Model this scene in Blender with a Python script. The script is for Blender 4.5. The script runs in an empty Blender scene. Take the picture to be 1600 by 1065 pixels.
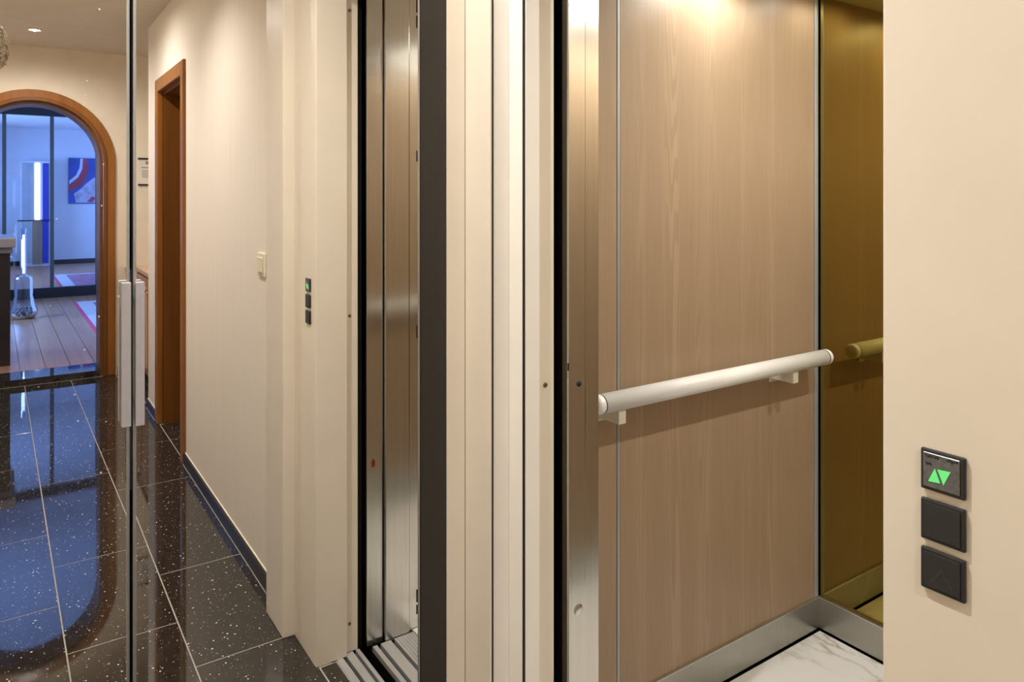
import bpy, bmesh, math, random
from mathutils import Vector, Matrix
random.seed(7)
PI = math.pi
sc = bpy.context.scene
COL = sc.collection

# ------------------------------------------------------------------ camera, world, exposure
XM = -1.2753                      # plane of the mirrored wardrobe doors
CAMH = 1.4053
cam = bpy.data.cameras.new('camera')
cam.sensor_width = 36.0
cam.lens = 1146.97 / 1600 * 36
cam.shift_y = -(532.5 - 307.1) / 1600
cam.clip_start = 0.02
co = bpy.data.objects.new('camera', cam); COL.objects.link(co)
co.location = (0, 0, CAMH)
co.rotation_euler = (PI / 2, 0, PI / 2 - 0.5996)
sc.camera = co
w = bpy.data.worlds.new('world'); sc.world = w; w.use_nodes = True
w.node_tree.nodes['Background'].inputs[0].default_value = (1, .85, .7, 1)
w.node_tree.nodes['Background'].inputs[1].default_value = 0.02
sc.view_settings.view_transform = 'Standard'
sc.view_settings.look = 'None'
sc.view_settings.gamma = 1
sc.view_settings.use_curve_mapping = False
sc.view_settings.exposure = 0.0
try:
    sc.cycles.max_bounces = 12; sc.cycles.glossy_bounces = 8; sc.cycles.diffuse_bounces = 6
    sc.cycles.transparent_max_bounces = 12
    sc.cycles.caustics_reflective = True; sc.cycles.sample_clamp_indirect = 8.0
except Exception:
    pass
WARM = (1.0, .96, .905)
HALL_W = 74.0          # each hall downlight
CAR_W = 20.0            # each lamp of the lift car
BLUE_W = 500.0         # each added blue lamp outside the room beyond the arch

# ------------------------------------------------------------------ node helpers
def new_mat(name):
    m = bpy.data.materials.new(name); m.use_nodes = True
    nt = m.node_tree; b = nt.nodes['Principled BSDF']
    return m, nt, b
def node(nt, t, **kw):
    n = nt.nodes.new(t)
    for k, v in kw.items():
        if hasattr(n, k): setattr(n, k, v)
        else: n.inputs[k].default_value = v
    return n
def L(nt, a, b): nt.links.new(a, b)
def pos(nt, scale=(1, 1, 1)):
    g = node(nt, 'ShaderNodeNewGeometry'); mp = node(nt, 'ShaderNodeMapping')
    mp.inputs['Scale'].default_value = scale
    L(nt, g.outputs['Position'], mp.inputs['Vector']); return mp.outputs[0]
def ramp(nt, fac, stops):
    r = node(nt, 'ShaderNodeValToRGB'); e = r.color_ramp.elements
    while len(e) < len(stops): e.new(.5)
    for i, (p, c) in enumerate(stops):
        e[i].position = p; e[i].color = (c, c, c, 1) if isinstance(c, (int, float)) else (*c, 1)
    L(nt, fac, r.inputs[0]); return r.outputs[0]
def mathn(nt, op, a, b=None):
    n = node(nt, 'ShaderNodeMath', operation=op)
    for i, v in enumerate((a, b)):
        if v is None: continue
        if isinstance(v, (int, float)): n.inputs[i].default_value = v
        else: L(nt, v, n.inputs[i])
    return n.outputs[0]
def mixc(nt, fac, a, b):
    n = node(nt, 'ShaderNodeMix', data_type='RGBA')
    for i, v in ((0, fac), (6, a), (7, b)):
        if isinstance(v, (int, float)): n.inputs[i].default_value = v
        elif isinstance(v, tuple): n.inputs[i].default_value = (*v, 1)
        else: L(nt, v, n.inputs[i])
    return n.outputs[2]
def bump(nt, b, h, s=.2, d=.002):
    n = node(nt, 'ShaderNodeBump'); n.inputs['Strength'].default_value = s; n.inputs['Distance'].default_value = d
    L(nt, h, n.inputs['Height']); L(nt, n.outputs[0], b.inputs['Normal'])
def noise(nt, v, scale, detail=3, rough=.5):
    n = node(nt, 'ShaderNodeTexNoise'); n.inputs['Scale'].default_value = scale
    n.inputs['Detail'].default_value = detail; n.inputs['Roughness'].default_value = rough
    L(nt, v, n.inputs['Vector']); return n.outputs[0]
def plain(name, c, rough=.5, metal=0., var=.06, nscale=8., spec=.5, coat=0., bmp=0., stretch=(1, 1, 1)):
    m, nt, b = new_mat(name)
    n = noise(nt, pos(nt, stretch), nscale, 4)
    lo = tuple(x * (1 - var) for x in c); hi = tuple(min(1, x * (1 + var)) for x in c)
    L(nt, ramp(nt, n, [(.3, lo), (.7, hi)]), b.inputs['Base Color'])
    b.inputs['Roughness'].default_value = rough; b.inputs['Metallic'].default_value = metal
    b.inputs['Specular IOR Level'].default_value = spec
    b.inputs['Coat Weight'].default_value = coat
    if bmp: bump(nt, b, n, bmp)
    return m
def emit(name, c, s):
    m, nt, b = new_mat(name)
    b.inputs['Base Color'].default_value = (*c, 1); b.inputs['Emission Color'].default_value = (*c, 1)
    b.inputs['Emission Strength'].default_value = s; return m

M = {}
M['paint'] = plain('cream_paint', (.80, .725, .615), .38, var=.02, spec=.5)
M['paint_lit'] = plain('cream_paint_lit', (.90, .86, .80), .40, var=.02)  # same cream paint lightened: brighter light on the left jamb put into colour
M['ceiling'] = plain('ceiling_paint', (.62, .56, .47), .9, var=.03)
M['wallpaint'] = plain('wall_paint', (.80, .71, .57), .85, var=.03)
M['black_gap'] = plain('black_void', (.006, .006, .005), .8, spec=.1)  # near-black puts the darkness of gaps and grooves into the colour
M['dark_panel'] = plain('charcoal_lacquer', (.030, .026, .020), .5, var=.15, nscale=200)
M['caulk'] = plain('caulk', (.8, .76, .68), .7)
M['grout'] = plain('grey_grout', (.42, .39, .35), .9, var=.15, nscale=60, spec=.1)
M['baseboard'] = plain('black_granite_skirting', (.012, .0115, .011), .28, var=.3, nscale=150)
M['white'] = plain('white_plastic', (.87, .88, .89), .35, var=.02)
M['bracket'] = plain('off_white_metal', (.74, .70, .60), .45, var=.03)
M['rubber'] = plain('black_rubber', (.01, .01, .011), .7)
M['plastic'] = plain('charcoal_plastic', (.022, .022, .024), .45, var=.15, nscale=300, bmp=.05)
M['plastic_pale'] = plain('lighter_charcoal_plastic', (.034, .034, .037), .5, var=.2, nscale=300)  # slightly lighter charcoal for the raised arrow
M['indicator'] = plain('smoked_lens', (.12, .12, .12), .22, var=.2, nscale=250)
M['smudge'] = plain('smudged_print', (.02, .02, .02), .6)
M['green'] = emit('green_led', (.11, .62, .18), .6)
M['alu'] = plain('aluminium', (.72, .72, .72), .3, 1., var=.05, nscale=300, stretch=(1, 1, .02))
M['alu_dull'] = plain('dull_aluminium', (.50, .50, .50), .45, 1., var=.08, nscale=300, stretch=(1, 1, .02))
M['handle'] = plain('satin_aluminium', (.43, .41, .44), .5, .25, var=.03, nscale=100)
M['strip'] = plain('grey_anodised_strip', (.40, .41, .42), .4, .3, var=.03)
M['sill'] = plain('sill_aluminium', (.55, .55, .56), .4, .5, var=.12, nscale=120, stretch=(.05, 3, 1))
M['screw'] = plain('dull_brass', (.20, .15, .07), .45, .8, var=.1)
M['red'] = plain('red_button', (.20, .008, .01), .25)
M['oak'] = None
M['switch'] = plain('ivory_plastic', (.80, .74, .58), .35)
M['brass'] = plain('brass', (.80, .55, .18), .25, 1.)
M['paper'] = plain('paper', (.75, .70, .62), .8)
M['ink'] = plain('grey_print', (.25, .24, .22), .8)
M['blackwood'] = plain('black_batten', (.015, .014, .014), .4)
M['lens'] = emit('lamp_lens', (1, .83, .6), 14.)
M['lens_car'] = emit('car_lamp_lens', (1, .93, .72), 14.)
M['chrome'] = plain('white_lamp_ring', (.75, .72, .65), .4)
M['bluewall'] = plain('white_room_wall', (.78, .78, .80), .8, var=.02)
M['grey_post'] = plain('dark_mullion', (.09, .09, .08), .4)
M['glass_clear'] = None
M['counter'] = plain('dark_counter_front', (.028, .022, .022), .35, var=.2)
M['counter_top'] = plain('pale_stone_top', (.34, .33, .36), .25)
M['pebble'] = plain('pebble', (.28, .24, .20), .7, var=.3)
M['lcd'] = emit('cold_light_strip', (.75, .88, 1), 3.0)
M['blue_panel'] = plain('deep_blue_panel', (.01, .03, .42), .4)
M['beige_panel'] = plain('beige_panel', (.30, .22, .14), .5)
M['pale_panel'] = plain('pale_panel', (.45, .50, .52), .5)
M['skin'] = plain('skin', (.62, .36, .27), .5, var=.08, nscale=30)
M['hair'] = plain('grey_blond_hair', (.50, .42, .30), .5, var=.35, nscale=120)
M['shirt'] = plain('navy_cloth', (.03, .04, .07), .9, var=.15, nscale=200)
M['trousers'] = plain('dark_grey_cloth', (.05, .05, .055), .9, var=.15, nscale=200)
M['shoe'] = plain('brown_leather', (.06, .03, .018), .4)
M['eye'] = plain('eye_white', (.75, .72, .68), .2)
M['iris'] = plain('iris', (.05, .07, .09), .2)
M['p_blue'] = plain('blue_canvas', (.012, .06, .38), .7, var=.3, nscale=6)
M['p_red'] = plain('crimson_paint', (.42, .02, .06), .7, var=.3, nscale=6)
M['p_pale'] = plain('pale_violet_paint', (.50, .45, .55), .7, var=.3, nscale=9)
M['p_white'] = plain('white_paint', (.7, .75, .8), .7, var=.1)

def wall_paper():
    m, nt, b = new_mat('ribbed_wallpaper')
    g = pos(nt)
    wv = node(nt, 'ShaderNodeTexWave', wave_type='BANDS', bands_direction='X')
    wv.inputs['Scale'].default_value = 30; wv.inputs['Distortion'].default_value = .6
    wv.inputs['Detail'].default_value = 2; L(nt, g, wv.inputs['Vector'])
    n = noise(nt, pos(nt, (40, 40, 2)), 1, 3)
    f = mathn(nt, 'MULTIPLY_ADD', wv.outputs[1], .6); L(nt, n, nt.nodes[-1].inputs[2])
    L(nt, ramp(nt, f, [(.3, (.76, .69, .60)), (.9, (.83, .76, .67))]), b.inputs['Base Color'])
    b.inputs['Roughness'].default_value = .75; bump(nt, b, wv.outputs[1], .15, .001); return m
M['wallpaper'] = wall_paper()

def granite():
    m, nt, b = new_mat('black_sparkle_granite')
    p = pos(nt)
    v = node(nt, 'ShaderNodeTexVoronoi'); v.inputs['Scale'].default_value = 72; L(nt, p, v.inputs['Vector'])
    sep = node(nt, 'ShaderNodeSeparateColor'); L(nt, v.outputs['Color'], sep.inputs[0])
    r = mathn(nt, 'POWER', sep.outputs[0], 2.2); r = mathn(nt, 'MULTIPLY', r, .21)
    spk = mathn(nt, 'LESS_THAN', v.outputs['Distance'], r)
    v2 = node(nt, 'ShaderNodeTexVoronoi'); v2.inputs['Scale'].default_value = 140; L(nt, p, v2.inputs['Vector'])
    sep2 = node(nt, 'ShaderNodeSeparateColor'); L(nt, v2.outputs['Color'], sep2.inputs[0])
    r2 = mathn(nt, 'MULTIPLY', mathn(nt, 'POWER', sep2.outputs[1], 2.0), .22)
    spk2 = mathn(nt, 'MULTIPLY', mathn(nt, 'LESS_THAN', v2.outputs['Distance'], r2), .45)
    s = mathn(nt, 'MAXIMUM', spk, spk2)
    n = noise(nt, p, 30, 5)
    base = ramp(nt, n, [(.3, (.016, .014, .012)), (.7, (.032, .028, .023))])
    L(nt, mixc(nt, s, base, (.90, .84, .72)), b.inputs['Base Color'])
    L(nt, ramp(nt, n, [(.3, .02), (.7, .05)]), b.inputs['Roughness'])
    b.inputs['IOR'].default_value = 1.68
    return m
M['granite'] = granite()

def mirror_mat():
    m, nt, b = new_mat('dusty_mirror')
    b.inputs['Metallic'].default_value = 1; b.inputs['Roughness'].default_value = 0.0
    b.inputs['Base Color'].default_value = (.93, .92, .90, 1)
    v = node(nt, 'ShaderNodeTexVoronoi'); v.inputs['Scale'].default_value = 75; L(nt, pos(nt), v.inputs['Vector'])
    sep = node(nt, 'ShaderNodeSeparateColor'); L(nt, v.outputs['Color'], sep.inputs[0])
    r = mathn(nt, 'MULTIPLY', mathn(nt, 'POWER', sep.outputs[0], 4.5), .17)
    spk = mathn(nt, 'MULTIPLY', mathn(nt, 'LESS_THAN', v.outputs['Distance'], r), .55)
    d = node(nt, 'ShaderNodeBsdfDiffuse'); d.inputs[0].default_value = (.8, .74, .64, 1)
    mx = node(nt, 'ShaderNodeMixShader'); L(nt, spk, mx.inputs[0]); L(nt, b.outputs[0], mx.inputs[1]); L(nt, d.outputs[0], mx.inputs[2])
    L(nt, mx.outputs[0], nt.nodes['Material Output'].inputs[0]); return m
M['mirror'] = mirror_mat()

def bronze_mirror():
    m, nt, b = new_mat('bronze_mirror')
    b.inputs['Metallic'].default_value = 1; b.inputs['Base Color'].default_value = (.37, .285, .085, 1)
    n = noise(nt, pos(nt, (1, 1, 1)), 40, 2)
    L(nt, ramp(nt, n, [(.3, .015), (.7, .035)]), b.inputs['Roughness']); return m
M['bronze'] = bronze_mirror()

def steel(name, c, rough, dark=0.):
    m, nt, b = new_mat(name)
    n = noise(nt, pos(nt, (260, 260, 2.5)), 1, 4)
    n2 = noise(nt, pos(nt, (3, 3, 1.2)), 1, 3)
    L(nt, ramp(nt, n, [(.2, tuple(x * .88 for x in c)), (.8, c)]), b.inputs['Base Color'])
    b.inputs['Metallic'].default_value = 1
    L(nt, ramp(nt, n2, [(.3, rough - .05), (.7, rough + .06)]), b.inputs['Roughness'])
    b.inputs['Anisotropic'].default_value = .75
    t = node(nt, 'ShaderNodeTangent', direction_type='RADIAL', axis='Z'); L(nt, t.outputs[0], b.inputs['Tangent'])
    bump(nt, b, n, .04, .0005); return m
M['steel'] = steel('brushed_steel', (.68, .67, .63), .20)
M['steel_kick'] = steel('brushed_steel_skirting', (.44, .43, .39), .28)

def veneer():
    m, nt, b = new_mat('pale_oak_veneer')
    n1 = noise(nt, pos(nt, (9, 9, .36)), 1, 2, .4)
    ln = mathn(nt, 'SINE', mathn(nt, 'MULTIPLY', n1, 170.0))
    ln = ramp(nt, mathn(nt, 'MULTIPLY_ADD', ln, .5), [(0, 0.), (.36, 0.), (.5, 1.)])
    nm = noise(nt, pos(nt, (3, 15, .12)), 1, 1); patch = ramp(nt, nm, [(.50, .12), (.64, 1.)])
    ln = mathn(nt, 'MULTIPLY', ln, patch)
    st = noise(nt, pos(nt, (420, 420, 5)), 1, 3, .6)
    base = ramp(nt, st, [(.25, (.335, .240, .160)), (.75, (.405, .295, .203))])
    broad = noise(nt, pos(nt, (8, 8, .3)), 1, 2)
    base = mixc(nt, mathn(nt, 'MULTIPLY', broad, .25), base, (.34, .225, .14))
    L(nt, mixc(nt, mathn(nt, 'MULTIPLY', ln, .22), base, (.62, .46, .32)), b.inputs['Base Color'])
    b.inputs['Roughness'].default_value = .42; b.inputs['Specular IOR Level'].default_value = .35
    bump(nt, b, st, .03, .0006); return m
M['veneer'] = veneer()

def wood(name, a, c, rough=.35, ax=(30, 30, 1.2)):
    m, nt, b = new_mat(name)
    n = noise(nt, pos(nt, ax), 1, 5, .6)
    L(nt, ramp(nt, n, [(.3, a), (.7, c)]), b.inputs['Base Color'])
    b.inputs['Roughness'].default_value = rough; bump(nt, b, n, .05, .001); return m
M['oak'] = wood('orange_varnished_wood', (.25, .088, .013), (.34, .130, .022), .3)
M['oak_dark'] = wood('brown_varnished_wood', (.15, .050, .007), (.20, .072, .010), .35)
M['cab'] = wood('pinkish_cherry_wood', (.42, .20, .10), (.56, .30, .17), .4)
M['cab_top'] = wood('pale_cherry_top', (.58, .36, .22), (.68, .45, .29), .4)
M['plank'] = wood('oak_plank', (.36, .17, .075), (.50, .26, .125), .32, (1.2, 25, 25))

def marble():
    m, nt, b = new_mat('white_marble')
    n = noise(nt, pos(nt, (3, 7, 1)), 1, 6, .6)
    vein = ramp(nt, mathn(nt, 'ABSOLUTE', mathn(nt, 'SUBTRACT', n, .5)), [(0, 1.), (.012, .35), (.05, 0.)])
    k = ramp(nt, noise(nt, pos(nt), 3, 3), [(.42, 0.), (.62, 1.)])
    L(nt, mixc(nt, mathn(nt, 'MULTIPLY', vein, k), (.78, .78, .78), (.34, .26, .15)), b.inputs['Base Color'])
    b.inputs['Roughness'].default_value = .3; return m
M['marble'] = marble()

def glass(name, tint=(.9, .95, 1.), amount=.12):
    m, nt, b = new_mat(name)
    t = node(nt, 'ShaderNodeBsdfTransparent'); t.inputs[0].default_value = (*tint, 1)
    g = node(nt, 'ShaderNodeBsdfGlossy'); g.inputs['Roughness'].default_value = .02
    fr = node(nt, 'ShaderNodeFresnel'); fr.inputs[0].default_value = 1.5
    f = mathn(nt, 'MAXIMUM', fr.outputs[0], amount)
    mx = node(nt, 'ShaderNodeMixShader'); L(nt, f, mx.inputs[0]); L(nt, t.outputs[0], mx.inputs[1]); L(nt, g.outputs[0], mx.inputs[2])
    L(nt, mx.outputs[0], nt.nodes['Material Output'].inputs[0]); return m
M['pane'] = glass('clear_pane', (.95, .97, 1), .04)
M['glass_clear'] = glass('bluish_glass', (.86, .91, 1.), .07)

def rug_mat():
    m, nt, b = new_mat('persian_rug')
    v = node(nt, 'ShaderNodeTexVoronoi', feature='F1'); v.inputs['Scale'].default_value = 9; L(nt, pos(nt), v.inputs['Vector'])
    n = noise(nt, pos(nt), 22, 4)
    c = ramp(nt, mathn(nt, 'ADD', v.outputs['Distance'], mathn(nt, 'MULTIPLY', n, .4)),
             [(.25, (.10, .09, .16)), (.45, (.40, .33, .36)), (.62, (.14, .12, .22)), (.8, (.45, .12, .14))])
    L(nt, c, b.inputs['Base Color']); b.inputs['Roughness'].default_value = .95; return m
M['rug'] = rug_mat()
M['rug_pink'] = plain('pink_rug_border', (.62, .06, .14), .95, var=.2, nscale=80)
M['rug_pale'] = plain('pale_rug_border', (.55, .50, .50), .95, var=.25, nscale=50)

# ------------------------------------------------------------------ mesh helpers
ORG = {}
class MB:
    def __init__(s): s.v = []; s.f = []; s.smooth = []
    def add(s, vs, fs, sm=False):
        n = len(s.v); s.v += [tuple(x) for x in vs]
        for f in fs: s.f.append(tuple(i + n for i in f)); s.smooth.append(sm)
        return s
    def box(s, x0, x1, y0, y1, z0, z1):
        vs = [(x, y, z) for z in (z0, z1) for x, y in ((x0, y0), (x1, y0), (x1, y1), (x0, y1))]
        return s.add(vs, [(3, 2, 1, 0), (4, 5, 6, 7), (0, 1, 5, 4), (1, 2, 6, 5), (2, 3, 7, 6), (3, 0, 4, 7)])
    def prism(s, poly, ax, a, b, sm=False):
        """closed 2-D polygon swept along axis ax (0 x, 1 y, 2 z) from a to b"""
        def pt(p, t):
            return {0: (t, p[0], p[1]), 1: (p[0], t, p[1]), 2: (p[0], p[1], t)}[ax]
        n = len(poly); vs = [pt(p, a) for p in poly] + [pt(p, b) for p in poly]
        s.add(vs, [(i, (i + 1) % n, n + (i + 1) % n, n + i) for i in range(n)], sm)
        k = len(s.v) - 2 * n
        s.f += [tuple(k + i for i in reversed(range(n))), tuple(k + n + i for i in range(n))]; s.smooth += [False, False]
        return s
    def tube(s, pts, rad, n=12, caps=True):
        pts = [Vector(p) for p in pts]
        if not isinstance(rad, (list, tuple)): rad = [rad] * len(pts)
        vs = []; up0 = None
        for i, p in enumerate(pts):
            d = (pts[min(i + 1, len(pts) - 1)] - pts[max(i - 1, 0)]).normalized()
            u = d.orthogonal().normalized() if up0 is None else (up0 - d * up0.dot(d)).normalized()
            up0 = u; q = d.cross(u)
            vs += [p + rad[i] * (math.cos(2 * PI * k / n) * u + math.sin(2 * PI * k / n) * q) for k in range(n)]
        fs = [(i * n + k, i * n + (k + 1) % n, (i + 1) * n + (k + 1) % n, (i + 1) * n + k) for i in range(len(pts) - 1) for k in range(n)]
        s.add(vs, fs, True)
        if caps:
            k = len(s.v) - len(vs)
            s.f += [tuple(k + i for i in reversed(range(n))), tuple(k + len(vs) - n + i for i in range(n))]; s.smooth += [False, False]
        return s
    def lathe(s, c, prof, n=24, ax='z'):
        vs = []
        for r, h in prof:
            for k in range(n):
                a = 2 * PI * k / n; x, y = r * math.cos(a), r * math.sin(a)
                vs.append({'z': (c[0] + x, c[1] + y, c[2] + h), 'y': (c[0] + x, c[1] + h, c[2] + y), 'x': (c[0] + h, c[1] + x, c[2] + y)}[ax])
        m = len(prof)
        fs = [(i * n + k, i * n + (k + 1) % n, (i + 1) * n + (k + 1) % n, (i + 1) * n + k) for i in range(m - 1) for k in range(n)]
        return s.add(vs, fs, True)
    def ball(s, c, r, nu=10, nv=8):
        if not isinstance(r, (list, tuple)): r = (r, r, r)
        vs = []
        for i in range(nv + 1):
            t = PI * i / nv
            for k in range(nu):
                a = 2 * PI * k / nu
                vs.append((c[0] + r[0] * math.sin(t) * math.cos(a), c[1] + r[1] * math.sin(t) * math.sin(a), c[2] + r[2] * math.cos(t)))
        fs = [(i * nu + k, (i + 1) * nu + k, (i + 1) * nu + (k + 1) % nu, i * nu + (k + 1) % nu) for i in range(nv) for k in range(nu)]
        return s.add(vs, fs, True)
    def arch(s, x0, x1, cy, zs, ro, ri, zb, n=32):
        """upside-down U in the y-z plane: straight legs from zb to zs and a half ring, from radius ri to ro"""
        o = [(cy + ro, zb)] + [(cy + ro * math.cos(PI * k / n), zs + ro * math.sin(PI * k / n)) for k in range(n + 1)] + [(cy - ro, zb)]
        i = [(cy + ri, zb)] + [(cy + ri * math.cos(PI * k / n), zs + ri * math.sin(PI * k / n)) for k in range(n + 1)] + [(cy - ri, zb)]
        m = len(o); vs = []
        for x in (x0, x1):
            vs += [(x, *p) for p in o] + [(x, *p) for p in i]
        fs = []
        for k in range(m - 1):
            fs += [(k, k + 1, m + k + 1, m + k), (2 * m + k, 3 * m + k, 3 * m + k + 1, 2 * m + k + 1),
                   (k, 2 * m + k, 2 * m + k + 1, k + 1), (m + k, m + k + 1, 3 * m + k + 1, 3 * m + k)]
        fs += [(0, m, 3 * m, 2 * m), (m - 1, 3 * m - 1, 4 * m - 1, 2 * m - 1)]
        return s.add(vs, fs)
    def build(s, name, mat, parent=None, bevel=0., origin=None, seg=2, fix=True):
        me = bpy.data.meshes.new(name)
        if parent is not None: org = Vector(ORG[parent])
        elif origin is not None: org = Vector(origin)
        else:
            lo = [min(v[i] for v in s.v) for i in range(3)]; hi = [max(v[i] for v in s.v) for i in range(3)]
            org = Vector(((lo[0] + hi[0]) / 2, (lo[1] + hi[1]) / 2, lo[2]))
        me.from_pydata([Vector(v) - org for v in s.v], [], s.f)
        for p, k in zip(me.polygons, s.smooth): p.use_smooth = k
        if bevel or fix:
            bm = bmesh.new(); bm.from_mesh(me)
            bmesh.ops.remove_doubles(bm, verts=bm.verts, dist=1e-6)
            bmesh.ops.recalc_face_normals(bm, faces=bm.faces)
            if bevel:
                es = [e for e in bm.edges if len(e.link_faces) == 2 and e.calc_face_angle(0) > .6]
                bmesh.ops.bevel(bm, geom=es, offset=bevel, segments=seg, affect='EDGES', profile=.5)
            bm.to_mesh(me); bm.free()
        me.materials.append(mat)
        o = bpy.data.objects.new(name, me); COL.objects.link(o)
        if parent is not None: o.parent = parent
        else: o.location = org
        ORG[o] = tuple(org); return o
def box(name, mat, b, parent=None, bevel=0.): return MB().box(*b).build(name, mat, parent, bevel)
def tag(o, label, cat, group=None):
    o['label'] = label; o['category'] = cat
    if group: o['group'] = group
    return o
def thing(name, label, cat, loc, group=None):
    o = bpy.data.objects.new(name, None); COL.objects.link(o); o.location = loc; o.empty_display_size = .1
    ORG[o] = tuple(loc); return tag(o, label, cat, group)
def struct(o): o['kind'] = 'structure'; return o
def sempty(name, loc=(0, 0, 0)):
    o = bpy.data.objects.new(name, None); COL.objects.link(o); o.location = loc; ORG[o] = tuple(loc); return struct(o)
def lamp(name, kind, loc, energy, color, parent=None, **kw):
    d = bpy.data.lights.new(name, kind); d.energy = energy; d.color = color
    for k, v in kw.items(): setattr(d, k, v)
    o = bpy.data.objects.new(name, d); COL.objects.link(o)
    if parent is not None: o.parent = parent; o.location = Vector(loc) - Vector(ORG[parent])
    else: o.location = loc
    return o

# ================================================================== HALL SHELL
CH = 2.53; YW = .762; YB = -.38; XA = 4.0; XC0, XC1 = 2.87, XA      # corner of the alcove
fm = MB()
for b in ((-1.32, 4.02, -.40, .80), (-1.13, -.416, .80, .8155), (1.62, 2.42, .80, 1.03), (2.80, 4.02, .80, 1.32)): fm.box(*b, -.05, -.0008)
fl = struct(fm.build('floor', M['grout'], fix=False))
rows = [(-.38, -.138, .36), (-.138, .162, .405), (.162, .457, .076), (.457, .763, -.205), (.763, 1.06, .405), (1.06, 1.30, .076)]
def joints(x0):
    js = [x0, x0 + .645, x0 + 1.61, x0 + 2.27, x0 + 2.92, x0 + 3.57, x0 + 4.22, x0 - .645, x0 - 1.29]
    return sorted(js)
TM = {}
def tile(x0, x1, y0, y1):
    if x1 - x0 < .02 or y1 - y0 < .008: return
    key = (round(x1 - x0, 3), round(y1 - y0, 3))
    g = .0020
    if key not in TM:
        o = MB().box(g, key[0] - g, g, key[1] - g, -.004, 0).build('tile', M['granite'], fl, .0006, seg=1)
        TM[key] = o.data
        for v in o.data.vertices: v.co += Vector(ORG[fl])
    else:
        o = bpy.data.objects.new('tile', TM[key]); COL.objects.link(o); o.parent = fl
    o.location = Vector((x0, y0, 0)) - Vector(ORG[fl])
for y0, y1, jx in rows:
    if y0 < .76: spans = [(-1.27, 3.985)]
    else: spans = [(XC0 + .002, 3.985)]
    for sx0, sx1 in spans:
        xs = [sx0] + [j for j in joints(jx) if sx0 + .03 < j < sx1 - .03] + [sx1]
        for a, b in zip(xs, xs[1:]): tile(a, b, y0, y1)
tile(1.63, 2.07, .763, 1.02); tile(2.07, 2.41, .763, 1.02)
tile(-1.128, -.79, .763, .815); tile(-.79, -.418, .763, .815)

struct(box('ceiling', M['ceiling'], (-1.32, 4.02, -.46, 1.36, CH, CH + .06)))
wf = sempty('wall_front')
box('wall_section', M['wallpaper'], (-.03, 1.60, YW, YW + .12, 0, CH), wf)
box('wall_section', M['wallpaper'], (2.44, XC0, YW, YW + .12, 0, CH), wf)
box('wall_section', M['wallpaper'], (1.60, 2.44, YW, YW + .12, 2.06, CH), wf)
pil = box('pilaster', M['paint'], (-.215, -.03, .715, YW + .12, 0, CH), wf, .004)
box('door_recess_side', M['wallpaint'], (1.55, 1.60, YW + .12, 1.03, 0, 2.2), wf)
box('door_recess_side', M['wallpaint'], (2.44, 2.49, YW + .12, 1.03, 0, 2.2), wf)
struct(box('wall_back', M['wallpaint'], (-1.32, 4.02, YB - .06, YB, 0, CH)))
struct(box('wall_end', M['wallpaint'], (-1.42, -1.34, -.44, .70, 0, CH)))
# alcove beyond the corner
wa = sempty('wall_alcove')
box('wall_section', M['wallpaint'], (XC0 - .06, 4.02, 1.30, 1.36, 0, CH), wa)
box('wall_section', M['wallpaint'], (XC0 - .06, XC0, YW + .12, 1.30, 0, CH), wa)
# arch wall
ACY, AZS, ARO, ARI = .228, 1.676, .531, .445
def wall_with_arch(name, x0, x1, mat, y0, y1, z1):
    n = 32
    arc = [(ACY + .45 * math.cos(PI * k / n), AZS + .45 * math.sin(PI * k / n)) for k in range(n + 1)]
    m = MB()
    poly_r = [(y1, 0), (y1, z1)] + [(ACY, z1)] + list(reversed(arc[:n // 2 + 1])) + [(ACY + .45, 0)]
    poly_l = [(y0, 0), (ACY - .45, 0)] + list(reversed(arc[n // 2:])) + [(ACY, z1), (y0, z1)]
    m.prism(poly_r, 0, x0, x1); m.prism(poly_l, 0, x0, x1)
    return m.build(name, mat)
struct(wall_with_arch('wall_right', XA, XA + .26, M['wallpaint'], -.44, 1.36, CH + .06))

# skirtings
def skirting(name, parts):
    s = sempty(name)
    for (x0, x1, y0, y1, lip) in parts:
        MB().box(x0, x1, y0, y1, 0, .058).build('skirting_board', M['baseboard'], s, .002, seg=1)
        if lip: MB().box(x0, x1, y1 - .004, y1, .058, .0612).build('caulk_line', M['caulk'], s); MB().box(x0, x1, y0 - .002, y0, 0, .0015).build('grout_line', M['grout'], s)
    return s
skirting('baseboard_front', [(-.03, 1.61, YW - .013, YW, True), (2.52, XC0 + .004, YW - .013, YW, True), (XC0, XC0 + .012, YW, 1.28, False)])
skirting('baseboard_right', [(XA - .012, XA, .775, .83, False), (XA - .012, XA, YB, -.32, False)])
skirting('baseboard_back', [(-1.2, XA - .014, YB, YB + .012, False)])

# ------------------------------------------------------------------ wooden door frame in the front wall
d1 = sempty('door_1', (2.02, YW, 0))
def casing(b, mat='oak'): return MB().box(*b).build('casing', M[mat], d1, .006)
casing((1.605, 1.675, YW - .016, YW + .02, 0, 2.13)); casing((2.42, 2.50, YW - .016, YW + .02, 0, 2.13))
casing((1.675, 2.42, YW - .016, YW + .02, 2.05, 2.13))
for b in ((1.605, 1.63, YW + .02, 1.02, 0, 2.06), (2.41, 2.435, YW + .02, 1.02, 0, 2.06)):
    MB().box(*b).build('jamb', M['oak_dark'], d1)
MB().box(1.63, 2.41, YW + .02, 1.02, 2.035, 2.06).build('head_jamb', M['oak_dark'], d1)
leaf = MB().box(1.632, 2.408, .985, 1.02, .006, 2.033).build('door_leaf', M['oak_dark'], d1, .003)
MB().tube([(1.70, .985, 1.04), (1.70, .935, 1.04), (1.82, .935, 1.04)], .009, 10).build('handle', M['brass'], leaf)

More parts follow.
